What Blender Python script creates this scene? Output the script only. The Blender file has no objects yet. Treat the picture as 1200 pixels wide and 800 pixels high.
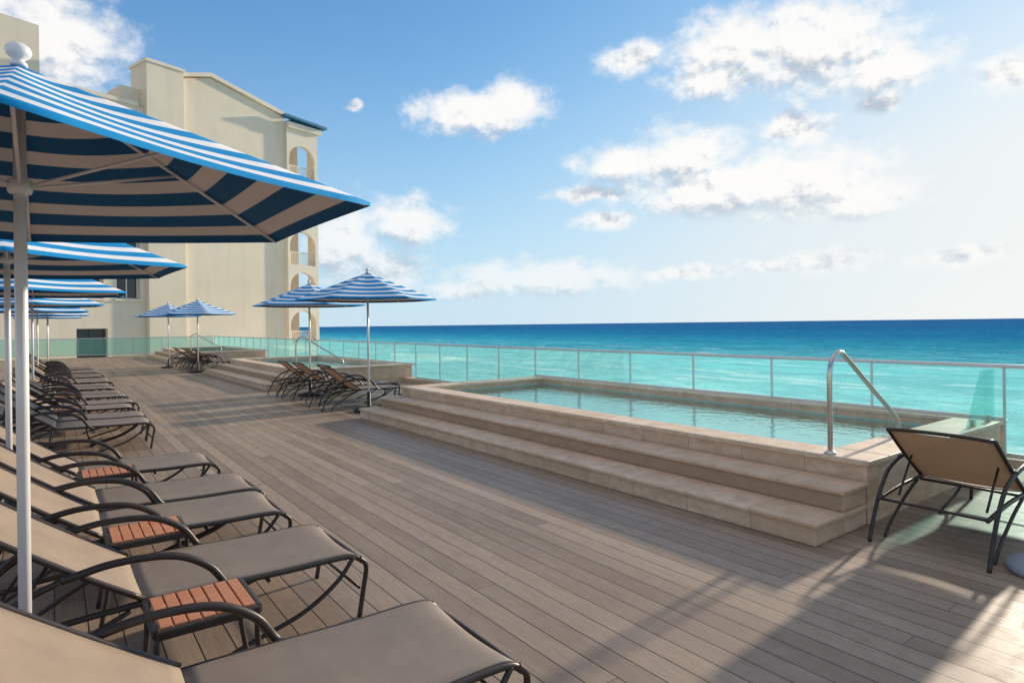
import bpy, bmesh, math, random
from mathutils import Vector, Matrix, Quaternion
random.seed(4)
scene = bpy.context.scene
col = scene.collection
YAW = math.radians(36.5); F = 730.0; H = 1.6
SUN_AZ = math.radians(83); SUN_EL = math.radians(16.5)

# ------------------------------------------------------------------ helpers
def link(o): col.objects.link(o); return o
def empty(name, loc=(0,0,0), rot=0, label=None, category=None, group=None, kind=None):
    o = bpy.data.objects.new(name, None); link(o)
    o.location = loc; o.rotation_euler = (0,0,rot); o.empty_display_size = .2
    if label: o["label"] = label
    if category: o["category"] = category
    if group: o["group"] = group
    if kind: o["kind"] = kind
    return o
def meshobj(name, bm, mats, parent=None, loc=(0,0,0), smooth=False, bevel=0, recalc=True):
    if recalc: bmesh.ops.recalc_face_normals(bm, faces=bm.faces[:])
    me = bpy.data.meshes.new(name); bm.to_mesh(me); bm.free()
    if not isinstance(mats,(list,tuple)): mats=[mats]
    for m in mats: me.materials.append(m)
    if smooth:
        for p in me.polygons: p.use_smooth = True
    o = bpy.data.objects.new(name, me); link(o); o.location = loc
    if parent: o.parent = parent
    if bevel:
        b = o.modifiers.new("bevel",'BEVEL'); b.width = bevel; b.segments = 2; b.limit_method='ANGLE'
    return o
def box(bm, x0,x1,y0,y1,z0,z1, mi=0):
    v=[bm.verts.new(c) for c in [(x0,y0,z0),(x1,y0,z0),(x1,y1,z0),(x0,y1,z0),(x0,y0,z1),(x1,y0,z1),(x1,y1,z1),(x0,y1,z1)]]
    for f in [(0,3,2,1),(4,5,6,7),(0,1,5,4),(1,2,6,5),(2,3,7,6),(3,0,4,7)]:
        fc=bm.faces.new([v[i] for i in f]); fc.material_index=mi
def catmull(pts, n=6):
    pts=[Vector(p) for p in pts]
    if len(pts)<3: return pts
    P=[pts[0]*2-pts[1]]+pts+[pts[-1]*2-pts[-2]]
    out=[]
    for i in range(1,len(P)-2):
        p0,p1,p2,p3=P[i-1],P[i],P[i+1],P[i+2]
        for k in range(n):
            t=k/n
            out.append(.5*((2*p1)+(p2-p0)*t+(2*p0-5*p1+4*p2-p3)*t*t+(3*p1-p0-3*p2+p3)*t**3))
    out.append(pts[-1]); return out
def tube(bm, pts, r, seg=8, sm=6, flat=1.0):
    pts = catmull(pts, sm) if sm else [Vector(p) for p in pts]
    d=(pts[1]-pts[0]).normalized()
    up = Vector((0,1,0)) if abs(d.y)<.9 else Vector((1,0,0))
    a=d.cross(up).normalized(); rings=[]
    for i,p in enumerate(pts):
        if i==0: t=pts[1]-pts[0]
        elif i==len(pts)-1: t=pts[-1]-pts[-2]
        else: t=pts[i+1]-pts[i-1]
        t.normalize(); a=(a-t*a.dot(t)).normalized(); b=t.cross(a)
        rings.append([bm.verts.new(p+(a*math.cos(2*math.pi*k/seg)*flat+b*math.sin(2*math.pi*k/seg))*r) for k in range(seg)])
    for i in range(len(rings)-1):
        for k in range(seg):
            bm.faces.new([rings[i][k],rings[i][(k+1)%seg],rings[i+1][(k+1)%seg],rings[i+1][k]])
    bm.faces.new(rings[0][::-1]); bm.faces.new(rings[-1])
def lathe(bm, prof, seg=24, c=(0,0)):
    rings=[]
    for r,z in prof:
        rings.append([bm.verts.new((c[0]+max(r,1e-4)*math.cos(2*math.pi*k/seg),c[1]+max(r,1e-4)*math.sin(2*math.pi*k/seg),z)) for k in range(seg)])
    for i in range(len(rings)-1):
        for k in range(seg): bm.faces.new([rings[i][k],rings[i][(k+1)%seg],rings[i+1][(k+1)%seg],rings[i+1][k]])
    bm.faces.new(rings[0][::-1]); bm.faces.new(rings[-1])
def copy_thing(root, loc, rot=None, label=None):
    n=root.copy(); link(n); n.location=loc
    if rot is not None: n.rotation_euler=(0,0,rot)
    if label: n["label"]=label
    def rec(src,dst):
        for c in src.children:
            k=c.copy(); link(k); k.parent=dst; rec(c,k)
    rec(root,n); return n

# ------------------------------------------------------------------ materials
class NT:
    def __init__(s, tree): s.t=tree
    def n(s, typ, **kw):
        x=s.t.nodes.new(typ)
        for k,v in kw.items(): setattr(x,k,v)
        return x
    def l(s,a,b): s.t.links.new(a,b)
    def setin(s,sock,v):
        if isinstance(v,bpy.types.NodeSocket): s.l(v,sock)
        elif v is not None: sock.default_value=v
    def m(s,op,a,b=None,c=None,clamp=False):
        x=s.n('ShaderNodeMath',operation=op); x.use_clamp=clamp
        s.setin(x.inputs[0],a); s.setin(x.inputs[1],b); s.setin(x.inputs[2],c)
        return x.outputs[0]
    def vm(s,op,a,b=None):
        x=s.n('ShaderNodeVectorMath',operation=op)
        s.setin(x.inputs[0],a); s.setin(x.inputs[1],b)
        return x.outputs['Value'] if op in('LENGTH','DOT_PRODUCT') else x.outputs[0]
    def mix(s,f,a,b,blend='MIX'):
        x=s.n('ShaderNodeMix',data_type='RGBA',blend_type=blend)
        s.setin(x.inputs[0],f); s.setin(x.inputs[6],a); s.setin(x.inputs[7],b)
        return x.outputs[2]
    def noise(s,vec,scale,detail=4,rough=.55,out='Fac'):
        x=s.n('ShaderNodeTexNoise'); s.setin(x.inputs['Vector'],vec)
        x.inputs['Scale'].default_value=scale; x.inputs['Detail'].default_value=detail; x.inputs['Roughness'].default_value=rough
        return x.outputs[out]
    def mr(s,v,a,b,c=0.,d=1.,smooth=False):
        x=s.n('ShaderNodeMapRange'); 
        if smooth: x.interpolation_type='SMOOTHSTEP'
        s.setin(x.inputs[0],v)
        for i,q in enumerate((a,b,c,d)): x.inputs[i+1].default_value=q
        return x.outputs[0]
    def bump(s,h,strength=.3,dist=.01):
        x=s.n('ShaderNodeBump'); x.inputs['Strength'].default_value=strength; x.inputs['Distance'].default_value=dist
        s.l(h,x.inputs['Height']); return x.outputs[0]
    def scale(s,vec,sc):
        return s.vm('MULTIPLY',vec,sc)
def C(r,g,b): return (r,g,b,1)
def newmat(name):
    m=bpy.data.materials.new(name); m.use_nodes=True
    nt=NT(m.node_tree); b=m.node_tree.nodes['Principled BSDF']
    return m,nt,b
def simple(name,color,rough=.5,metal=0,var=.12,nscale=8,bump=0,spec=.5):
    m,nt,b=newmat(name)
    tc=nt.n('ShaderNodeTexCoord').outputs['Object']
    f=nt.noise(tc,nscale,5)
    c=nt.mix(nt.mr(f,.3,.7),C(*[x*(1-var) for x in color]),C(*[min(1,x*(1+var)) for x in color]))
    nt.l(c,b.inputs['Base Color']); b.inputs['Roughness'].default_value=rough; b.inputs['Metallic'].default_value=metal
    b.inputs['Specular IOR Level'].default_value=spec
    if bump: nt.l(nt.bump(nt.noise(tc,nscale*12,3),bump,.004),b.inputs['Normal'])
    return m
def stucco(name,color):
    m,nt,b=newmat(name)
    tc=nt.n('ShaderNodeTexCoord').outputs['Object']
    f=nt.noise(tc,.35,5,.6); st=nt.noise(nt.scale(tc,(1.6,1.6,.12)),1.2,4,.6)
    c=nt.mix(nt.mr(f,.3,.7),C(*[x*.93 for x in color]),C(*[min(1,x*1.05) for x in color]))
    c=nt.mix(nt.mr(st,.52,.75,0,.3),c,C(color[0]*.74,color[1]*.71,color[2]*.66))
    nt.l(c,b.inputs['Base Color']); b.inputs['Roughness'].default_value=.88; b.inputs['Specular IOR Level'].default_value=.2
    nt.l(nt.bump(nt.noise(tc,14,3),.2,.02),b.inputs['Normal'])
    return m

def deck_mat():
    m,nt,b=newmat("composite_decking")
    pos=nt.n('ShaderNodeNewGeometry').outputs['Position']
    sp=nt.n('ShaderNodeSeparateXYZ'); nt.l(pos,sp.inputs[0]); x,y=sp.outputs[0],sp.outputs[1]
    bx=nt.m('DIVIDE',x,.146); idx=nt.m('FLOOR',bx); fx=nt.m('FRACT',bx)
    wn=nt.n('ShaderNodeTexWhiteNoise',noise_dimensions='1D'); nt.l(idx,wn.inputs['W'])
    yy=nt.m('ADD',nt.m('DIVIDE',y,4.88),nt.m('MULTIPLY',wn.outputs[0],7.0)); iy=nt.m('FLOOR',yy); fy=nt.m('FRACT',yy)
    cb=nt.n('ShaderNodeCombineXYZ'); nt.l(idx,cb.inputs[0]); nt.l(iy,cb.inputs[1])
    w2=nt.n('ShaderNodeTexWhiteNoise',noise_dimensions='2D'); nt.l(cb.outputs[0],w2.inputs['Vector'])
    r=w2.outputs[0]
    off=nt.n('ShaderNodeCombineXYZ'); nt.l(nt.m('MULTIPLY',r,37.),off.inputs[0]); nt.l(nt.m('MULTIPLY',r,11.),off.inputs[1])
    pg=nt.vm('ADD',nt.scale(pos,(1,.05,1)),off.outputs[0])
    grain=nt.noise(pg,70,4,.65)
    streak=nt.noise(nt.vm('ADD',nt.scale(pos,(1,.12,1)),off.outputs[0]),6,3,.6)
    blotch=nt.noise(pos,.9,4,.6)
    fine=nt.noise(pos,9,4,.6)
    c=nt.mix(r,C(.225,.152,.10),C(.41,.295,.205))
    c=nt.mix(nt.mr(streak,.35,.7,0,.4),c,C(.42,.315,.225))
    c=nt.mix(nt.mr(grain,.35,.7,0,.5),c,C(.14,.092,.06))
    c=nt.mix(nt.mr(blotch,.4,.7,0,.3),c,C(.40,.305,.22))
    c=nt.mix(nt.mr(fine,.55,.75,0,.2),c,C(.15,.105,.075))
    edge=nt.m('MINIMUM',fx,nt.m('SUBTRACT',1.,fx))
    g1=nt.mr(edge,.014,.034,1,0)
    edy=nt.m('MINIMUM',fy,nt.m('SUBTRACT',1.,fy)); g2=nt.mr(edy,.0003,.0007,.7,0)
    g=nt.m('MAXIMUM',g1,g2,clamp=True)
    c=nt.mix(g,c,C(.022,.016,.012))
    nt.l(c,b.inputs['Base Color'])
    nt.l(nt.mr(fine,.3,.7,.40,.6),b.inputs['Roughness'])
    b.inputs['Specular IOR Level'].default_value=.38
    hh=nt.m('ADD',nt.m('MULTIPLY',g,-1.),nt.m('MULTIPLY',grain,.25))
    nt.l(nt.bump(hh,.35,.004),b.inputs['Normal'])
    return m
def stone_mat(name,base,joint=.6,dark=.6):
    m,nt,b=newmat(name)
    pos=nt.n('ShaderNodeNewGeometry').outputs['Position']
    sp=nt.n('ShaderNodeSeparateXYZ'); nt.l(pos,sp.inputs[0]); x,y=sp.outputs[0],sp.outputs[1]
    def jt(v,o):
        q=nt.m('ADD',nt.m('DIVIDE',v,joint),o); f=nt.m('FRACT',q)
        return nt.mr(nt.m('MINIMUM',f,nt.m('SUBTRACT',1.,f)),.003,.009,1,0),nt.m('FLOOR',q)
    j1,i1=jt(y,.37); j2,i2=jt(x,.13)
    cb=nt.n('ShaderNodeCombineXYZ'); nt.l(i1,cb.inputs[0]); nt.l(i2,cb.inputs[1]); nt.l(nt.m('FLOOR',nt.m('DIVIDE',sp.outputs[2],.168)),cb.inputs[2])
    wn=nt.n('ShaderNodeTexWhiteNoise',noise_dimensions='3D'); nt.l(cb.outputs[0],wn.inputs['Vector'])
    n1=nt.noise(nt.scale(pos,(1,1,2.5)),5,6,.7); n2=nt.noise(pos,26,4,.7)
    c=nt.mix(nt.mr(n1,.35,.65),C(*[v*w for v,w in zip(base,(.78,.74,.68))]),C(*[min(1,v*1.14) for v in base]))
    c=nt.mix(nt.mr(n2,.52,.72,0,.4),c,C(base[0]*.64,base[1]*.56,base[2]*.46))
    c=nt.mix(nt.m('MULTIPLY',wn.outputs[0],.5),c,C(base[0]*.78,base[1]*.67,base[2]*.57))
    c=nt.mix(nt.m('MULTIPLY',nt.m('MAXIMUM',j1,j2),.6),c,C(base[0]*.35,base[1]*.31,base[2]*.27))
    nt.l(c,b.inputs['Base Color']); b.inputs['Roughness'].default_value=.6; b.inputs['Specular IOR Level'].default_value=.3
    nt.l(nt.bump(n2,.25,.004),b.inputs['Normal'])
    return m
def fabric_mat(name,color,tl=.2):
    m,nt,b=newmat(name)
    tc=nt.n('ShaderNodeTexCoord').outputs['Object']
    sp=nt.n('ShaderNodeSeparateXYZ'); nt.l(tc,sp.inputs[0])
    w=nt.m('MULTIPLY',nt.m('SINE',nt.m('MULTIPLY',sp.outputs[0],1000.)),nt.m('SINE',nt.m('MULTIPLY',sp.outputs[1],1000.)))
    n=nt.noise(tc,5,5,.6)
    c=nt.mix(nt.mr(n,.3,.7),C(*[v*.84 for v in color]),C(*[v*1.1 for v in color]))
    c=nt.mix(nt.mr(w,-1,1,0,.45),c,C(*[v*.5 for v in color]))
    nt.l(c,b.inputs['Base Color']); b.inputs['Roughness'].default_value=.62
    tr=nt.n('ShaderNodeBsdfTranslucent'); tr.inputs[0].default_value=C(*[min(1,v*1.3) for v in color])
    mx=nt.n('ShaderNodeMixShader'); mx.inputs[0].default_value=tl
    nt.l(b.outputs[0],mx.inputs[1]); nt.l(tr.outputs[0],mx.inputs[2])
    nt.l(mx.outputs[0],m.node_tree.nodes['Material Output'].inputs[0])
    return m
def canopy_mat():
    m,nt,b=newmat("striped_canvas")
    uv=nt.n('ShaderNodeUVMap').outputs[0]
    sp=nt.n('ShaderNodeSeparateXYZ'); nt.l(uv,sp.inputs[0])
    f=nt.m('FRACT',nt.m('SUBTRACT',nt.m('MULTIPLY',sp.outputs[1],6.25),.5))
    s=nt.mr(f,.45,.47)
    tc=nt.n('ShaderNodeTexCoord').outputs['Object']
    n=nt.noise(tc,3,3,.6)
    blue=nt.mix(n,C(.004,.23,.52),C(.007,.30,.64)); white=nt.mix(n,C(.80,.79,.77),C(.90,.88,.86))
    ct=nt.mix(s,white,blue)
    cu=nt.mix(s,nt.mix(n,C(.46,.43,.42),C(.54,.50,.49)),nt.mix(n,C(.008,.065,.16),C(.014,.09,.21)))  # underside stripes: shade painted in as darker navy and beige
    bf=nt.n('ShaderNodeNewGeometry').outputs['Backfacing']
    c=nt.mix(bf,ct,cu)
    nt.l(c,b.inputs['Base Color']); b.inputs['Roughness'].default_value=.8; b.inputs['Specular IOR Level'].default_value=.2
    nt.l(nt.bump(nt.noise(tc,6,3),.25,.02),b.inputs['Normal'])
    tr=nt.n('ShaderNodeBsdfTranslucent'); nt.l(nt.mix(1.,c,C(.8,.65,.55),'MULTIPLY'),tr.inputs[0])
    mx=nt.n('ShaderNodeMixShader'); mx.inputs[0].default_value=.08
    nt.l(b.outputs[0],mx.inputs[1]); nt.l(tr.outputs[0],mx.inputs[2])
    nt.l(mx.outputs[0],m.node_tree.nodes['Material Output'].inputs[0])
    return m
def glass_mat(name,tint,refl=1.0,rough=.01,bump=0,haze=0,hazec=(.7,.95,.95)):
    m,nt,b=newmat(name); m.node_tree.nodes.remove(b)
    t=nt.n('ShaderNodeBsdfTransparent'); t.inputs[0].default_value=C(*tint)
    g=nt.n('ShaderNodeBsdfGlossy'); g.inputs['Roughness'].default_value=rough
    fr=nt.n('ShaderNodeFresnel'); fr.inputs[0].default_value=1.33 if bump else 1.45
    if bump:
        tc=nt.n('ShaderNodeNewGeometry').outputs['Position']
        nn=nt.bump(nt.noise(nt.scale(tc,(1,.7,1)),7,3,.6),bump,.02)
        nt.l(nn,g.inputs['Normal']); nt.l(nn,fr.inputs['Normal'])
    mx=nt.n('ShaderNodeMixShader'); nt.l(nt.m('MULTIPLY',fr.outputs[0],refl,clamp=True),mx.inputs[0])
    base=t.outputs[0]
    if haze:
        df=nt.n('ShaderNodeBsdfTranslucent'); df.inputs[0].default_value=C(*hazec)
        m3=nt.n('ShaderNodeMixShader'); m3.inputs[0].default_value=haze; nt.l(base,m3.inputs[1]); nt.l(df.outputs[0],m3.inputs[2]); base=m3.outputs[0]
    nt.l(base,mx.inputs[1]); nt.l(g.outputs[0],mx.inputs[2])
    nt.l(mx.outputs[0],m.node_tree.nodes['Material Output'].inputs[0])
    return m
def sea_mat():
    m,nt,b=newmat("sea_water")
    pos=nt.n('ShaderNodeNewGeometry').outputs['Position']
    sp=nt.n('ShaderNodeSeparateXYZ'); nt.l(pos,sp.inputs[0]); x=sp.outputs[0]
    big=nt.noise(nt.scale(pos,(1,.45,1)),.012,4,.6)
    xx=nt.m('ADD',x,nt.m('MULTIPLY',nt.m('SUBTRACT',big,.5),150.))
    lg=nt.m('LOGARITHM',nt.m('MAXIMUM',xx,10.),10.)
    cr=nt.n('ShaderNodeValToRGB'); nt.l(nt.mr(lg,1.6,3.6),cr.inputs[0])
    e=cr.color_ramp.elements
    e[0].position=0; e[0].color=C(.62,.98,.94); e[1].position=1; e[1].color=C(.035,.14,.34)
    for p,c in ((.17,(.42,.93,.92)),(.30,(.20,.80,.85)),(.41,(.07,.52,.68)),(.52,(.03,.29,.52)),(.68,(.025,.18,.41))):
        k=e.new(p); k.color=C(*c)
    w=nt.noise(nt.scale(pos,(1,.45,1)),.16,8,.76)
    w3=nt.noise(nt.scale(pos,(1,.7,1)),.9,5,.7)
    w2=nt.noise(nt.scale(pos,(1,.45,1)),.05,5,.6)
    dk=nt.mix(.62,cr.outputs[0],C(.006,.12,.27))
    c=nt.mix(nt.mr(w,.47,.54,0,.75),cr.outputs[0],dk)
    c=nt.mix(nt.mr(w2,.5,.62,0,.3),c,dk)
    c=nt.mix(nt.mr(w3,.48,.55,0,.5),c,dk)
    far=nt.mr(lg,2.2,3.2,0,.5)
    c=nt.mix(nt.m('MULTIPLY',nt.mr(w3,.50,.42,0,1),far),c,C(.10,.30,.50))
    foam=nt.mr(nt.m('ADD',nt.noise(nt.scale(pos,(1,.28,1)),.17,9,.76),nt.mr(x,25,300,.12,.0)),.645,.67)
    c=nt.mix(foam,c,C(.92,.95,.95))
    nt.l(c,b.inputs['Base Color']); b.inputs['Roughness'].default_value=.7
    b.inputs['Specular IOR Level'].default_value=0.0
    nt.l(nt.bump(nt.m('ADD',w,nt.m('MULTIPLY',w3,.4)),1.,2.5),b.inputs['Normal'])
    return m

M_deck=deck_mat()
M_stone=stone_mat("travertine_tile",(.75,.55,.385))
M_tread=stone_mat("travertine_coping",(.79,.62,.46))
M_sling=fabric_mat("taupe_sling",(.36,.28,.22))
M_slingb=fabric_mat("sunlit_sling",(.50,.385,.285),.3)  # same taupe fabric made lighter, low sun on the backrests painted in
M_frame=simple("bronze_frame",(.055,.04,.032),.38,.3,.15,20)
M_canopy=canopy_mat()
M_pole=simple("white_pole",(.78,.75,.73),.32,.1,.05,6)
M_base=simple("black_base",(.02,.02,.022),.5,0,.2,10,.2)
M_baseg=simple("grey_base",(.30,.33,.37),.5,0,.1,10)
M_steel=simple("stainless_steel",(.58,.54,.50),.26,1,.05,10)
M_alu=simple("silver_aluminium",(.70,.68,.65),.4,.2,.06,6)
M_glass=glass_mat("railing_glass",(.78,.94,.94),.35,haze=.14,hazec=(.42,.90,.93))
M_glass2=glass_mat("green_edge_glass",(.72,.93,.90),.15,haze=.10,hazec=(.65,.95,.9))
M_water=glass_mat("pool_water",(.46,.78,.69),.85,.02,.45)
M_poolT=simple("aqua_pool_tile",(.34,.62,.52),.4,0,.12,14)
M_sea=sea_mat()
M_sand=simple("beach_sand",(.55,.47,.36),.9,0,.1,.3)
M_cream=stucco("cream_stucco",(.82,.72,.555))
M_cream2=stucco("cream_stucco_trim",(.86,.77,.61))
M_dark=simple("dark_window_pane",(.05,.055,.06),.15,0,.3,1)
M_inner=simple("shaded_stucco",(.46,.36,.25),.85,0,.06,.6)  # cream stucco darkened, shade of the recesses put into the colour
M_blue=simple("blue_roof_tile",(.02,.17,.30),.5,0,.2,3)
M_rail=simple("dark_balcony_rail",(.10,.10,.11),.5,.2,.1,3)
def wood_mat():
    m,nt,b=newmat("terracotta_slat")
    tc=nt.n('ShaderNodeTexCoord').outputs['Object']
    n=nt.noise(nt.scale(tc,(2,30,1)),3,5,.65)
    c=nt.mix(nt.mr(n,.3,.7),C(.50,.17,.07),C(.72,.30,.14))
    nt.l(c,b.inputs['Base Color']); b.inputs['Roughness'].default_value=.5
    nt.l(nt.bump(n,.2,.002),b.inputs['Normal']); return m
M_wood=wood_mat()

# ------------------------------------------------------------------ setting
bm=bmesh.new(); box(bm,-30000,40000,-40000,40000,-9.6,-9.25); o=meshobj("sand_ground",bm,M_sand); o["kind"]="structure"
bm=bmesh.new()
vs=[bm.verts.new(c) for c in [(24,-40000,-9),(40000,-40000,-9),(40000,40000,-9),(24,40000,-9)]]; bm.faces.new(vs)
o=meshobj("sea",bm,M_sea); o["kind"]="structure"
bm=bmesh.new(); box(bm,-12,8.6,-5,43.2,-.28,0); o=meshobj("wooden_deck_floor",bm,M_deck); o["kind"]="structure"
bm=bmesh.new(); box(bm,-11.8,8.5,-4.9,43.1,-9.3,-.284); o=meshobj("terrace_base",bm,M_cream); o["kind"]="structure"

# ------------------------------------------------------------------ pools
P2=(16.2,23.9)
def pool(y0,y1,label,rail_y=None):
    root=empty("swimming_pool",(0,0,0),label=label,category="pool",group="raised plunge pools on the deck")
    root.location=(4.3,y0,0); L=y1-y0
    X1,X2,X3=.40,.80,4.08
    for k,(xa,z0,z1) in enumerate(((0,0,.17),(X1,.17,.335))):
        bm=bmesh.new(); box(bm,xa+.022,X2-.001,.022,L-.022,z0+.001,z1-.036)
        box(bm,xa,X2-.001,0,L,z1-.036,z1)
        s=meshobj("step",bm,M_stone,root,bevel=.011)
    bm=bmesh.new()
    zt=.455
    box(bm,X2+.025,X2+.33,.025,L-.025,.001,zt)
    box(bm,X3-.25,X3,.025,L-.025,.001,zt)
    box(bm,X2+.33,X3-.25,.025,.40,.001,zt)
    box(bm,X2+.33,X3-.25,L-.40,L-.025,.001,zt)
    meshobj("wall",bm,M_stone,root)
    bm=bmesh.new()
    box(bm,X2,X2+.36,0,L,zt,.5)
    box(bm,X3-.27,X3+.02,0,L,zt,.5)
    box(bm,X2+.36,X3-.27,0,.43,zt,.5)
    box(bm,X2+.36,X3-.27,L-.43,L,zt,.5)
    meshobj("coping",bm,M_tread,root,bevel=.010)
    bm=bmesh.new()
    a,b,c,d=X2+.334,X3-.254,.404,L-.404
    box(bm,a,b,c,d,.004,.02)
    for q in ((a,a+.012,c,d),(b-.012,b,c,d),(a+.012,b-.012,c,c+.012),(a+.012,b-.012,d-.012,d)): box(bm,*q,.02,.38)
    meshobj("basin_lining",bm,M_poolT,root)
    bm=bmesh.new()
    v=[bm.verts.new(p) for p in [(a+.013,c+.013,.37),(b-.013,c+.013,.37),(b-.013,d-.013,.37),(a+.013,d-.013,.37)]]; bm.faces.new(v)
    w=meshobj("water",bm,M_water,root)
    bm=bmesh.new(); hy=.33; hx=.865
    tube(bm,[(hx,hy,.5),(hx,hy,.8),(hx,hy,1.10),(hx+.02,hy,1.23),(hx+.09,hy,1.31),(hx+.19,hy,1.33),(hx+.31,hy,1.27),(hx+.75,hy,.99),(hx+1.16,hy,.74),(hx+1.26,hy,.66),(hx+1.29,hy,.59),(hx+1.29,hy,.5)],.021,12,6)
    lathe(bm,[(.05,.5),(.05,.512),(.034,.52),(.025,.53)],16,(hx,hy))
    lathe(bm,[(.05,.5),(.05,.512),(.034,.52),(.025,.53)],16,(hx+1.29,hy))
    meshobj("handrail",bm,M_steel,root,smooth=True)
    return root
pool(2.25,10.35,"raised plunge pool with three travertine steps and steel handrail")
pool(*P2,"raised travertine plunge pool beside loungers under striped umbrellas")
pool(31.5,40.5,"raised travertine plunge pool near the far glass railing")

# ------------------------------------------------------------------ railings
def railing(name,p0,p1,n,zfun,label):
    p0=Vector(p0); p1=Vector(p1); d=(p1-p0); L=d.length; ang=math.atan2(d.y,d.x)
    root=empty(name,(p0.x,p0.y,0),ang,label=label,category="railing")
    step=L/n
    bm=bmesh.new(); box(bm,0,L,-.028,.028,1.065,1.105); meshobj("top_rail",bm,M_alu,root,bevel=.010)
    for i in range(n):
        x0=i*step; z0=zfun(i)
        bm=bmesh.new(); box(bm,x0+.011,x0+step-.011,-.006,.006,z0+.035,1.064)
        meshobj("glass_panel",bm,M_glass,root)
        bm=bmesh.new(); box(bm,x0+.012,x0+step-.012,-.018,.018,z0+.002,z0+.034); meshobj("bottom_rail",bm,M_alu,root)
    for i in range(n+1):
        x0=i*step; z0=min(zfun(max(0,i-1)),zfun(min(i,n-1))); w=.010
        bm=bmesh.new(); box(bm,x0-w,x0+w,-.02,.02,z0+.002,1.064); meshobj("post",bm,M_alu,root)
    return root
ST=1.35; RX=8.27
y_start=2.25-5*ST
def zf(i):
    yc=y_start+(i+.5)*ST
    for a,b in ((2.25,10.35),P2,(31.5,40.5)):
        if a-.3<yc<b+.3: return .5
    return .12
nn=int(round((43-y_start)/ST))
railing("glass_railing",(RX,y_start),(RX,y_start+nn*ST),nn,zf,"long aqua glass railing with silver top rail facing the sea")
railing("glass_railing",(-10,43.0),(RX-.05,43.0),13,lambda i:.12,"aqua glass railing across the far end of the deck")
bm=bmesh.new()
for a,b in ((-4.9,2.24),(10.36,P2[0]-.01),(P2[1]+.01,31.49),(40.51,43.1)): box(bm,8.10,8.45,a,b,.002,.12)
o=meshobj("kerb",bm,M_stone); o["kind"]="structure"
root=empty("glass_screen",(0,2.33,0),label="sloped teal glass screen standing on the pool end wall",category="glass screen")
bm=bmesh.new(); pr=[(7.40,.506),(8.22,.506),(8.22,1.05),(7.82,1.05)]
f0=[bm.verts.new((x,-.006,z)) for x,z in pr]; f1=[bm.verts.new((x,.006,z)) for x,z in pr]
bm.faces.new(f0); bm.faces.new(f1[::-1])
for i in range(4): bm.faces.new([f0[i],f0[(i+1)%4],f1[(i+1)%4],f1[i]])
meshobj("glass_panel",bm,M_glass2,root)
for xa in (7.55,8.0):
    bm=bmesh.new(); box(bm,xa,xa+.06,-.02,.02,.501,.57); meshobj("clamp",bm,M_steel,root)

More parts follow.
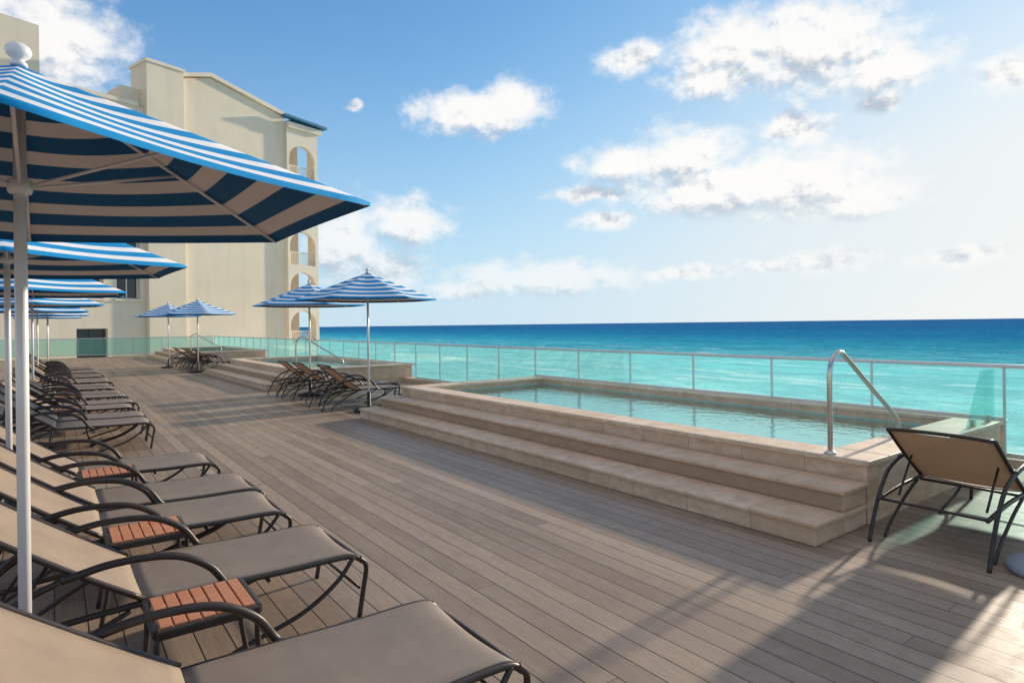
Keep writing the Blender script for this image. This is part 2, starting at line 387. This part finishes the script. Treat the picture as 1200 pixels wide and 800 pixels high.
# ------------------------------------------------------------------ umbrella
def umbrella():
    R=1.31; ZA=2.61; ZR=2.10
    root=empty("patio_umbrella",label="open blue and white striped umbrella on a white pole",category="umbrella",group="striped umbrellas on the deck")
    bm=bmesh.new(); uvl=bm.loops.layers.uv.new("UVMap"); NR=18; NS=8
    cor=[Vector((math.cos(math.radians(60*k)),math.sin(math.radians(60*k)),0))*R for k in range(6)]
    def P(k,i,j):
        r=i/NR; t=j/NS
        a=cor[k]; b=cor[(k+1)%6]
        inward=1-.03*math.sin(math.pi*t)*r
        p=(a.lerp(b,t))*r*inward
        z=ZA-(ZA-ZR)*(r**1.0) - .022*math.sin(math.pi*t)*math.sin(math.pi*min(1,r*.85))
        return Vector((p.x,p.y,z))
    for k in range(6):
        g=[[bm.verts.new(P(k,i,j)) for j in range(NS+1)] for i in range(1,NR+1)]
        ap=bm.verts.new((0,0,ZA))
        for j in range(NS):
            f=bm.faces.new([ap,g[0][j],g[0][j+1]])
            for lp,v in zip(f.loops,(0,1/NR,1/NR)): lp[uvl].uv=(j/NS,v)
        for i in range(NR-1):
            for j in range(NS):
                f=bm.faces.new([g[i][j],g[i+1][j],g[i+1][j+1],g[i][j+1]])
                for lp,v in zip(f.loops,((i+1)/NR,(i+2)/NR,(i+2)/NR,(i+1)/NR)): lp[uvl].uv=(j/NS,v*.999)
        low=[bm.verts.new(g[-1][j].co+Vector((0,0,-.014))) for j in range(NS+1)]
        for j in range(NS):
            f=bm.faces.new([g[-1][j],low[j],low[j+1],g[-1][j+1]])
            for lp in f.loops: lp[uvl].uv=(0,.99)
    bmesh.ops.remove_doubles(bm,verts=bm.verts[:],dist=.0005)
    bm.normal_update()
    for f in bm.faces:
        c=f.calc_center_median(); ref=Vector((c.x,c.y,3.0))
        if f.normal.dot(ref)<0: f.normal_flip()
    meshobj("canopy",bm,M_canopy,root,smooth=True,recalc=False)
    bm=bmesh.new(); lathe(bm,[(.021,.05),(.021,2.6)],16); meshobj("pole",bm,M_pole,root,smooth=True)
    bm=bmesh.new(); fp=[(.03,2.595),(.038,2.605),(.034,2.62),(.022,2.63),(.026,2.64),(.046,2.66),(.054,2.685),(.048,2.71),(.028,2.73),(.004,2.737)]
    lathe(bm,[(r*.8,2.605+(z-2.6)*.66) for r,z in fp],20); meshobj("finial",bm,M_pole,root,smooth=True)
    bm=bmesh.new(); lathe(bm,[(.035,2.12),(.04,2.13),(.04,2.17),(.026,2.18)],16); meshobj("hub",bm,M_pole,root,smooth=True)
    for k in range(6):
        d=Vector((math.cos(math.radians(60*k)),math.sin(math.radians(60*k)),0))
        bm=bmesh.new(); tube(bm,[d*.03+Vector((0,0,ZA-.035)),d*(R*.5)+Vector((0,0,ZA-(ZA-ZR)*.5-.018)),d*(R*.985)+Vector((0,0,ZR-.008))],.008,6,4)
        meshobj("rib",bm,M_pole,root,smooth=True)
        bm=bmesh.new(); tube(bm,[d*.04+Vector((0,0,2.15)),d*(R*.5)+Vector((0,0,ZA-(ZA-ZR)*.5-.03))],.007,6,0)
        meshobj("strut",bm,M_pole,root,smooth=True)
    bm=bmesh.new(); lathe(bm,[(.27,.002),(.28,.02),(.27,.05),(.12,.075),(.05,.085),(.036,.1),(.034,.36),(.025,.37)],28); meshobj("base",bm,M_base,root,smooth=True)
    return root
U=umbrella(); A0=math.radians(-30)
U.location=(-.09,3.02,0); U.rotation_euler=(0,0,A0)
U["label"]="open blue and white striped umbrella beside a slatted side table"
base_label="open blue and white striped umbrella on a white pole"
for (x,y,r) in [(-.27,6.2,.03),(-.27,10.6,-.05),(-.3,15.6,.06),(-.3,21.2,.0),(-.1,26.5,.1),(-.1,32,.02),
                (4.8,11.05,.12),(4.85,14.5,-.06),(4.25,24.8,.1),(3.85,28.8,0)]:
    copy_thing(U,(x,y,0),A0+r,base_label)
r_=empty("umbrella_base",(5.0,1.12,0),label="round grey umbrella base standing on the deck",category="umbrella base")
bm=bmesh.new(); lathe(bm,[(.225,.002),(.24,.02),(.23,.06),(.13,.09),(.06,.1),(.036,.12),(.034,.26),(.03,.27)],32); meshobj("weight",bm,M_baseg,r_,smooth=True)
bm=bmesh.new(); lathe(bm,[(.029,.271),(.029,.285),(.01,.29)],16); meshobj("sleeve_collar",bm,M_steel,r_,smooth=True)

# ------------------------------------------------------------------ lounger
def lounger(angle=36,BL=.77,label="reclining sling lounger with dark bronze frame and taupe fabric",group="sling loungers on the deck"):
    root=empty("sun_lounger",label=label,category="lounger",group=group)
    W=.33; a=math.radians(angle); hx=-.10; hz=.37
    bx=hx-BL*math.cos(a); bz=hz+BL*math.sin(a)
    seatp=[(hx,hz-.01),(.2,.355),(.55,.345),(.80,.345),(.90,.335),(.955,.30)]
    def sling(pts,name,mat,sag):
        pts=catmull([Vector((p[0],0,p[1])) for p in pts],5)
        bm=bmesh.new(); N=10; rows=[]
        for p in pts: rows.append([bm.verts.new((p.x,-W+.012+(2*W-.024)*j/N,p.z+.014-sag*math.sin(math.pi*j/N))) for j in range(N+1)])
        for i in range(len(rows)-1):
            for j in range(N): bm.faces.new([rows[i][j],rows[i+1][j],rows[i+1][j+1],rows[i][j+1]])
        o=meshobj(name,bm,mat,root,smooth=True)
        s=o.modifiers.new("t",'SOLIDIFY'); s.thickness=.005
    sling(seatp,"seat_sling",M_sling,.022)
    back=[(hx,hz),(hx-BL*.35*math.cos(a),hz+BL*.35*math.sin(a)-.01),(hx-BL*.7*math.cos(a),hz+BL*.7*math.sin(a)-.008),(bx,bz)]
    sling(back,"back_sling",M_slingb,.012)
    bm=bmesh.new()
    for s in (-1,1):
        tube(bm,[(-.80,s*W,.30),(-.45,s*W,.345)]+[(p[0],s*W,p[1]) for p in seatp],.0145,8,5)
        tube(bm,[(p[0],s*W,p[1]+.01) for p in back],.0135,8,5)
    tube(bm,[(bx,-W,bz+.01),(bx-.02,-W*.5,bz+.022),(bx-.02,W*.5,bz+.022),(bx,W,bz+.01)],.0135,8,5)
    tube(bm,[(.95,-W,.30),(.962,-W*.5,.292),(.962,W*.5,.292),(.95,W,.30)],.0135,8,5)
    for x,z in ((-.78,.30),(hx,hz-.03),(.45,.32)): tube(bm,[(x,-W,z),(x,W,z)],.010,8,0)
    for s in (-1,1): tube(bm,[(hx-BL*.55*math.cos(a),s*(W-.06),hz+BL*.55*math.sin(a)-.02),(-.62,s*(W-.06),.31)],.008,6,0)
    tube(bm,[(.93,-W-.004,.16),(.93,W+.004,.16)],.008,8,0)
    meshobj("frame",bm,M_frame,root,smooth=True)
    for s in (-1,1):
        y=s*(W+.004)
        bm=bmesh.new(); tube(bm,[(.93,y,.325),(.972,y,.27),(.955,y,.15),(.93,y,.003)],.0145,8,6)
        meshobj("leg",bm,M_frame,root,smooth=True)
        bm=bmesh.new(); tube(bm,[(.90,y,.335),(.80,y,.22),(.62,y,.11),(.36,y,.035),(.26,y,.003)],.012,8,6)
        meshobj("leg_brace",bm,M_frame,root,smooth=True)
        y2=s*(W+.03)
        bm=bmesh.new(); tube(bm,[(-.88,y2,.003),(-.82,y2,.14),(-.72,y2,.32),(-.58,y2,.47),(-.40,y2,.545)],.0145,8,6)
        meshobj("leg",bm,M_frame,root,smooth=True)
        bm=bmesh.new(); tube(bm,[(-.40,y2,.545),(-.2,y2,.575),(.02,y2,.555),(.17,y2,.47),(.25,y2,.36),(.31,s*W,.33)],.0155,8,6,1.15)
        meshobj("armrest",bm,M_frame,root,smooth=True)
        bm=bmesh.new(); tube(bm,[(-.15,y,.34),(-.35,y,.25),(-.6,y,.1),(-.7,y,.003)],.012,8,6)
        meshobj("leg_brace",bm,M_frame,root,smooth=True)
    return root
Lg=lounger()
def put(x,y,r=0,src=None,label=None):
    return copy_thing(src or Lg,(x,y,0),r,label)
Lg.location=(.46,2.20,0)
for (x,y,r) in [(.42,3.60,.01),(.34,4.70,-.01),(.36,5.42,.02),(.28,6.66,.0)]: put(x,y,r)
yy=9.95
for i in range(16):
    put(.17+random.uniform(-.06,.06),yy,random.uniform(-.03,.03)); yy+= .78 if i%2==0 else 1.25
Ls=lounger(37,.68,"sling lounger with dark bronze frame between raised stone pools")
Ls.location=(4.95,11.9,0)
for (x,y) in [(5.2,12.85),(5.05,14.05),(5.0,15.0),(4.9,25.4),(5.0,26.2),(4.9,27.1),(4.9,27.9),(4.8,29.6)]:
    copy_thing(Ls,(x,y,0),random.uniform(-.04,.04))
o=copy_thing(Ls,(5.62,1.72,0),-.02,"single sling lounger beside the stone pool steps")
# ------------------------------------------------------------------ side table
def table():
    root=empty("side_table",label="low side table with terracotta slatted top and bronze frame",category="table",group="slatted side tables between loungers")
    n=7; W=.38; D=.36
    bm=bmesh.new()
    for i in range(n):
        x0=-W/2+.012+i*(W-.024)/n; box(bm,x0+.003,x0+(W-.024)/n-.003,-D/2+.015,D/2-.015,.435,.452)
    meshobj("slatted_top",bm,M_wood,root,bevel=.003)
    bm=bmesh.new(); w,d=W/2,D/2
    for s in (-1,1):
        box(bm,-w,w,s*d-.012,s*d+.012,.41,.445)
        box(bm,s*w-.012,s*w+.012,-d+.0125,d-.0125,.41,.445)
    meshobj("frame",bm,M_frame,root,bevel=.006)
    for sx in (-1,1):
        for sy in (-1,1):
            bm=bmesh.new(); tube(bm,[(sx*(w-.005),sy*(d-.03),.412),(sx*(w+.0),sy*(d-.03),.25),(sx*(w+.04),sy*(d-.03),.003)],.012,8,5)
            meshobj("leg",bm,M_frame,root,smooth=True)
    return root
T=table(); T.location=(.5,2.90,0)
for (x,y) in [(.43,4.15),(.36,6.04),(.2,10.3+.86),(.2,13.2),(.2,15.25)]: copy_thing(T,(x,y,0),0)

# ------------------------------------------------------------------ hotel building
def panel(name,outer,holes,y,depth,mat,parent):
    cu=bpy.data.curves.new(name,'CURVE'); cu.dimensions='2D'; cu.fill_mode='BOTH'; cu.extrude=depth/2
    for poly in [outer]+holes:
        sp=cu.splines.new('POLY'); sp.points.add(len(poly)-1); sp.use_cyclic_u=True
        for i,(a,b) in enumerate(poly): sp.points[i].co=(a,b,0,1)
    tmp=bpy.data.objects.new("tmp",cu); link(tmp)
    bpy.context.view_layer.update()
    dg=bpy.context.evaluated_depsgraph_get()
    me=bpy.data.meshes.new_from_object(tmp.evaluated_get(dg))
    bpy.data.objects.remove(tmp)
    me.transform(Matrix.Rotation(math.pi/2,4,'X')); me.transform(Matrix.Translation((0,y+depth/2,0)))
    me.name=name; me.materials.clear(); me.materials.append(mat)
    o=bpy.data.objects.new(name,me); link(o)
    o.parent=parent; return o
def rect(x0,x1,z0,z1): return [(x0,z0),(x1,z0),(x1,z1),(x0,z1)]
def arch(x0,x1,z0,z1):
    r=(x1-x0)/2; c=(x0+x1)/2; zs=z1-r
    return [(x0,z0),(x1,z0)]+[(c+r*math.cos(math.pi*k/14),zs+r*math.sin(math.pi*k/14)) for k in range(15)]
HB=empty("hotel_building",(7.2,47,0),math.radians(18),label="tall cream stucco hotel with arched balconies and blue roof",category="building")
def hbox(name,x0,x1,y0,y1,z0,z1,mat,bev=0):
    bm=bmesh.new(); box(bm,x0,x1,y0,y1,z0,z1); return meshobj(name,bm,mat,HB,bevel=bev)
ZB=-9.25
panel("gable_wall",[(7.2,ZB),(13.9,ZB),(13.9,17.0),(8.9,18.9),(7.2,18.5)],[],0,9,M_cream,HB)
panel("roof_trim",[(7.0,18.52),(8.9,18.95),(14.1,16.97),(14.1,17.22),(8.9,19.2),(7.0,18.77)],[],-.25,9.5,M_cream2,HB)
hbox("stair_tower",4.95,7.195,-.4,1.8,ZB,18.8,M_cream)
hbox("parapet",4.88,7.26,-.48,1.88,18.8,19.0,M_cream2)
hbox("tower_wing",3.9,4.945,.55,2.6,ZB,17.2,M_cream)
hbox("chimney_tower",-2.2,-.1,1.0,4,16.3,19.7,M_cream)
hbox("parapet",-3.4,4.6,-.08,.3,16.0,16.25,M_cream2)
holes=[]; wins=[]
for zc in (4.4,7.4,10.4,13.4):
    for xa,xb in ((-2.9,-1.9),(-.6,.5),(1.1,2.6),(3.3,4.6)):
        holes.append(rect(xa,xb,zc-.9,zc+.8)); wins.append((xa,xb,zc-.9,zc+.8))
door=(1.2,2.8,-.25,1.65)
holes.append(rect(*door))
panel("window_wall",rect(-3.4,4.944,ZB,16.0),holes,0,.5,M_cream,HB)
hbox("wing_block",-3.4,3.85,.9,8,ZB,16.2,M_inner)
for w in wins:
    x0,x1,z0,z1=w
    wr=meshobj("window",(lambda b:(box(b,x0+.002,x1-.002,.36,.38,z0+.002,z1-.002),b)[1])(bmesh.new()),M_dark,HB)
    bm=bmesh.new()
    box(bm,x0+.003,x0+.07,.30,.359,z0+.003,z1-.003); box(bm,x1-.07,x1-.003,.30,.359,z0+.003,z1-.003)
    box(bm,x0+.071,x1-.071,.30,.359,z0+.003,z0+.07); box(bm,x0+.071,x1-.071,.30,.359,z1-.07,z1-.003)
    box(bm,(x0+x1)/2-.03,(x0+x1)/2+.03,.30,.359,z0+.071,z1-.071)
    meshobj("frame",bm,M_cream2,wr)
    bm=bmesh.new(); box(bm,x0-.1,x1+.1,-.12,-.002,z0-.12,z0-.02); meshobj("sill",bm,M_cream2,wr)
bm=bmesh.new(); box(bm,1.203,2.797,.38,.4,-.24,1.64); dr=meshobj("door",bm,M_dark,HB)
bm=bmesh.new()
for x in (1.21,1.97,2.72): box(bm,x,x+.07,.32,.379,-.24,1.64)
meshobj("frame",bm,M_rail,dr)
lev=[-2.7,.35,3.2,6.2,9.3,12.6]
AX0,AX1=14.08,16.05
holes=[arch(AX0,AX1,z,z+2.45) for z in lev]
panel("balcony_tower_wall",rect(13.905,16.3,ZB,16.6),holes,-.35,.35,M_cream2,HB)
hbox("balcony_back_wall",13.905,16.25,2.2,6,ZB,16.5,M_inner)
hbox("balcony_side_wall",13.905,14.04,.001,2.199,ZB,16.5,M_cream2)
hbox("balcony_pier",16.1,16.25,.001,.7,ZB,16.5,M_cream2)
for z in lev: hbox("balcony_slab",14.041,16.099,.001,2.199,z-.25,z-.002,M_cream2)
for z in lev:
    bm=bmesh.new(); box(bm,AX0+.01,AX1-.01,-.12,-.07,z+.9,z+.97)
    for k in range(15): x=AX0+.03+k*.13; box(bm,x,x+.03,-.11,-.08,z+.01,z+.899)
    meshobj("balcony_railing",bm,M_rail if z<4 and z>3 else M_cream2,HB)
    bm=bmesh.new(); box(bm,14.4,15.6,2.17,2.198,z,z+2.0); meshobj("balcony_door",bm,M_dark,HB)
bm=bmesh.new()
prf=[(13.5,17.0),(16.8,16.85),(16.8,16.68),(13.5,16.83)]
a=[bm.verts.new((x,-.9,z)) for x,z in prf]; b=[bm.verts.new((x,-.36,z+.0)) for x,z in prf]
bm.faces.new(a); bm.faces.new(b[::-1])
for i in range(4): bm.faces.new([a[i],a[(i+1)%4],b[(i+1)%4],b[i]])
meshobj("tiled_roof",bm,M_blue,HB)
hbox("roof_slab",14.15,16.7,-.35,6.2,16.605,16.8,M_blue)
hbox("cornice",13.92,16.5,-.6,-.36,16.2,16.595,M_cream2)
def refit(o):
    me=o.data; xs=[v.co.x for v in me.vertices]; cx=(min(xs)+max(xs))/2-7.2
    per = o.name.startswith(("gable_wall","roof_trim"))
    for v in me.vertices:
        dx=v.co.x-7.2
        q=dx if per else cx
        if o.name.startswith("tiled_roof") or q>6.6: q=8.0
        k=1+.0077*q if q>0 else 1+.002*q
        v.co.z = ZB if v.co.z<ZB+.1 else 1.6+(v.co.z-1.6)*k
        v.co.x = dx*(1.18 if dx>0 else 1.05)
    for c in o.children: refit(c)
for c in HB.children: refit(c)

# ------------------------------------------------------------------ light
sun=bpy.data.lights.new("sun",'SUN'); sun.energy=5.0; sun.angle=math.radians(1.8); sun.color=(1,.86,.68)
so=link(bpy.data.objects.new("sun",sun))
v=Vector((math.sin(SUN_AZ)*math.cos(SUN_EL),math.cos(SUN_AZ)*math.cos(SUN_EL),math.sin(SUN_EL)))
so.rotation_euler=v.to_track_quat('Z','Y').to_euler(); so.location=(30,-10,30)

# ------------------------------------------------------------------ world
w=bpy.data.worlds.new("World"); scene.world=w; w.use_nodes=True
nt=NT(w.node_tree); w.node_tree.nodes.clear()
out=nt.n('ShaderNodeOutputWorld')
sky=nt.n('ShaderNodeTexSky'); sky.sky_type='NISHITA'; sky.sun_disc=False; sky.sun_elevation=SUN_EL; sky.sun_rotation=SUN_AZ
sky.air_density=1.0; sky.dust_density=.2; sky.ozone_density=1.6
d=nt.n('ShaderNodeTexCoord').outputs['Generated']
dn=nt.vm('NORMALIZE',d)
sp=nt.n('ShaderNodeSeparateXYZ'); nt.l(dn,sp.inputs[0])
az=nt.m('ARCTAN2',sp.outputs[0],sp.outputs[1]); el=nt.m('ARCSINE',sp.outputs[2])
cb=nt.n('ShaderNodeCombineXYZ'); nt.l(az,cb.inputs[0]); nt.l(el,cb.inputs[1]); AE=cb.outputs[0]
big=[(865,60,72,34),(950,52,92,42),(1040,82,62,26),(838,94,44,16),
 (735,192,50,18),(808,184,56,30),(865,220,120,28),(945,212,84,32),(1005,234,54,18),
 (567,132,66,20),(483,262,42,23),(60,48,84,46),(405,285,40,40),(640,326,95,18)]
small=[(600,120,34,20),(740,72,30,15),(470,255,24,14),
 (545,338,36,10),(450,318,46,18),(940,150,36,18),(1035,122,26,10),(710,258,34,9),
 (970,306,46,13),(900,312,36,7),(1130,300,54,10),(1190,84,36,18),(418,124,8,4),(800,322,50,7),(700,228,36,8)]
def ell(px,py,rx,ry):
    yh=387.6-.0122*px; u=(px-600)/F; vv=(yh-py)/F
    c=math.cos(math.atan(u)); 
    return YAW+math.atan(u), math.atan(vv*c), rx/F*c*c, ry/F*c
def mfield(vec,lst,cur=None):
    for c in lst:
        a,e,ra,re=ell(*c)
        l_=nt.vm('LENGTH',nt.vm('MULTIPLY',nt.vm('SUBTRACT',vec,(a,e,0)),(1/ra,1/re,0)))
        if cur is None: cur=l_
        else:
            x=nt.n('ShaderNodeMath',operation='SMOOTH_MIN'); nt.l(cur,x.inputs[0]); nt.l(l_,x.inputs[1]); x.inputs[2].default_value=.4; cur=x.outputs[0]
    return cur
warp=nt.n('ShaderNodeTexNoise'); nt.l(AE,warp.inputs['Vector']); warp.inputs['Scale'].default_value=16; warp.inputs['Detail'].default_value=4
W=nt.vm('ADD',AE,nt.vm('MULTIPLY',nt.vm('SUBTRACT',warp.outputs['Color'],(.5,.5,.5)),(.045,.028,0)))
OFF=(.012,.030,0)
cb0=mfield(W,big); call=mfield(W,small,cb0); cb1=mfield(nt.vm('ADD',W,OFF),big)
M=nt.m('MULTIPLY',nt.m('MAXIMUM',nt.m('SUBTRACT',1.38,call),-1.3),1.2)
na=nt.noise(nt.scale(AE,(1,1.3,1)),24,10,.62)
nb=nt.noise(nt.scale(nt.vm('ADD',AE,(.007,.011,0)),(1,1.3,1)),24,7,.62)
D0=nt.m('ADD',M,nt.m('MULTIPLY',nt.m('SUBTRACT',na,.5),2.6))
alpha=nt.mr(D0,-.32,1.10,0,1,True)
lit=nt.m('ADD',nt.m('MULTIPLY',nt.m('SUBTRACT',na,nb),3.6),nt.m('MULTIPLY',nt.m('SUBTRACT',nt.m('MINIMUM',cb1,1.5),nt.m('MINIMUM',cb0,1.5)),.85))
lum=nt.mr(nt.m('ADD',lit,nt.m('MULTIPLY',nt.m('SUBTRACT',1.0,D0),.14)),-.95,.22,0,1,True)
ccol=nt.mix(lum,C(.50,.57,.66),C(1.0,.985,.96))
hz=nt.noise(nt.scale(AE,(1,3.0,1)),5,5,.55)
hz2=nt.noise(nt.scale(AE,(1,2.2,1)),13,6,.6)
sunn=nt.mr(az,.45,1.45,0,1,True)
sunn=nt.m('MULTIPLY',sunn,nt.mr(az,1.9,2.9,1,0,True))
wisps=nt.m('MULTIPLY',nt.mr(nt.m('ADD',nt.m('MULTIPLY',hz,.6),nt.m('MULTIPLY',hz2,.4)),.42,.66,0,1,True),nt.m('ADD',.22,nt.m('MULTIPLY',sunn,.65)))
wisps=nt.m('MULTIPLY',wisps,nt.mr(el,.55,.12,.0,1,True))
horizon=nt.m('POWER',nt.mr(el,.0,.50,1.,0),1.9)
glow=nt.m('MULTIPLY',sunn,nt.mr(el,.62,.08,.1,.8,True))
hm=nt.m('MAXIMUM',wisps,nt.m('ADD',nt.m('MULTIPLY',horizon,.95),glow),clamp=True)
bg1=nt.n('ShaderNodeBackground')
S=nt.scale(sky.outputs[0],(.15*.80,.15*1.42,.15*2.25))
S=nt.vm('DIVIDE',S,nt.vm('ADD',nt.scale(S,(.60,.60,.60)),(1,1,1)))
nt.l(nt.vm('MULTIPLY',S,(6.667,6.667,6.667)),bg1.inputs[0]); bg1.inputs[1].default_value=.15
anti=nt.mr(az,.0,-1.0,0,1,True)
hc=nt.mix(sunn,C(.60,.78,.91),C(.90,.91,.89))
hc=nt.mix(anti,hc,C(1.20,1.02,.85))  # brighter warm haze on the unseen side, added as fill light
bgh=nt.n('ShaderNodeBackground'); nt.l(hc,bgh.inputs[0]); bgh.inputs[1].default_value=1
bgc=nt.n('ShaderNodeBackground'); nt.l(ccol,bgc.inputs[0]); bgc.inputs[1].default_value=1
m1=nt.n('ShaderNodeMixShader'); nt.l(nt.m('MULTIPLY',hm,.92),m1.inputs[0]); nt.l(bg1.outputs[0],m1.inputs[1]); nt.l(bgh.outputs[0],m1.inputs[2])
m2=nt.n('ShaderNodeMixShader'); nt.l(nt.m('MULTIPLY',alpha,nt.mr(el,.0,.2,.5,.97)),m2.inputs[0]); nt.l(m1.outputs[0],m2.inputs[1]); nt.l(bgc.outputs[0],m2.inputs[2])
ov=nt.m('MULTIPLY',nt.mr(nt.noise(dn,3.5,6,.6),.38,.64,.15,.85,True),nt.mr(el,.62,.95,0,1,True))  # bright cloud patches overhead, out of view, added to lift the fill light
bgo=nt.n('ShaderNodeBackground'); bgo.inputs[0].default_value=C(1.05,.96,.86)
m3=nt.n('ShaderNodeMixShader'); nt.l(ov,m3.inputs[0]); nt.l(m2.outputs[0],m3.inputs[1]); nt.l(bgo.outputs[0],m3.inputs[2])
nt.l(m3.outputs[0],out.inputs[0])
w.cycles.sampling_method='MANUAL'; w.cycles.sample_map_resolution=512

# ------------------------------------------------------------------ camera
cam=bpy.data.cameras.new("camera"); co=link(bpy.data.objects.new("camera",cam)); scene.camera=co
cam.sensor_width=36; cam.lens=F/1200*36; cam.shift_y=-20/1200; cam.clip_end=100000; cam.clip_start=.05
R=Matrix.Rotation(-YAW,4,'Z')@Matrix.Rotation(math.pi/2,4,'X')@Matrix.Rotation(math.radians(-.7),4,'Z')
co.matrix_world=Matrix.Translation((0,0,H))@R
scene.view_settings.view_transform='Standard'; scene.view_settings.look='None'; scene.view_settings.exposure=0
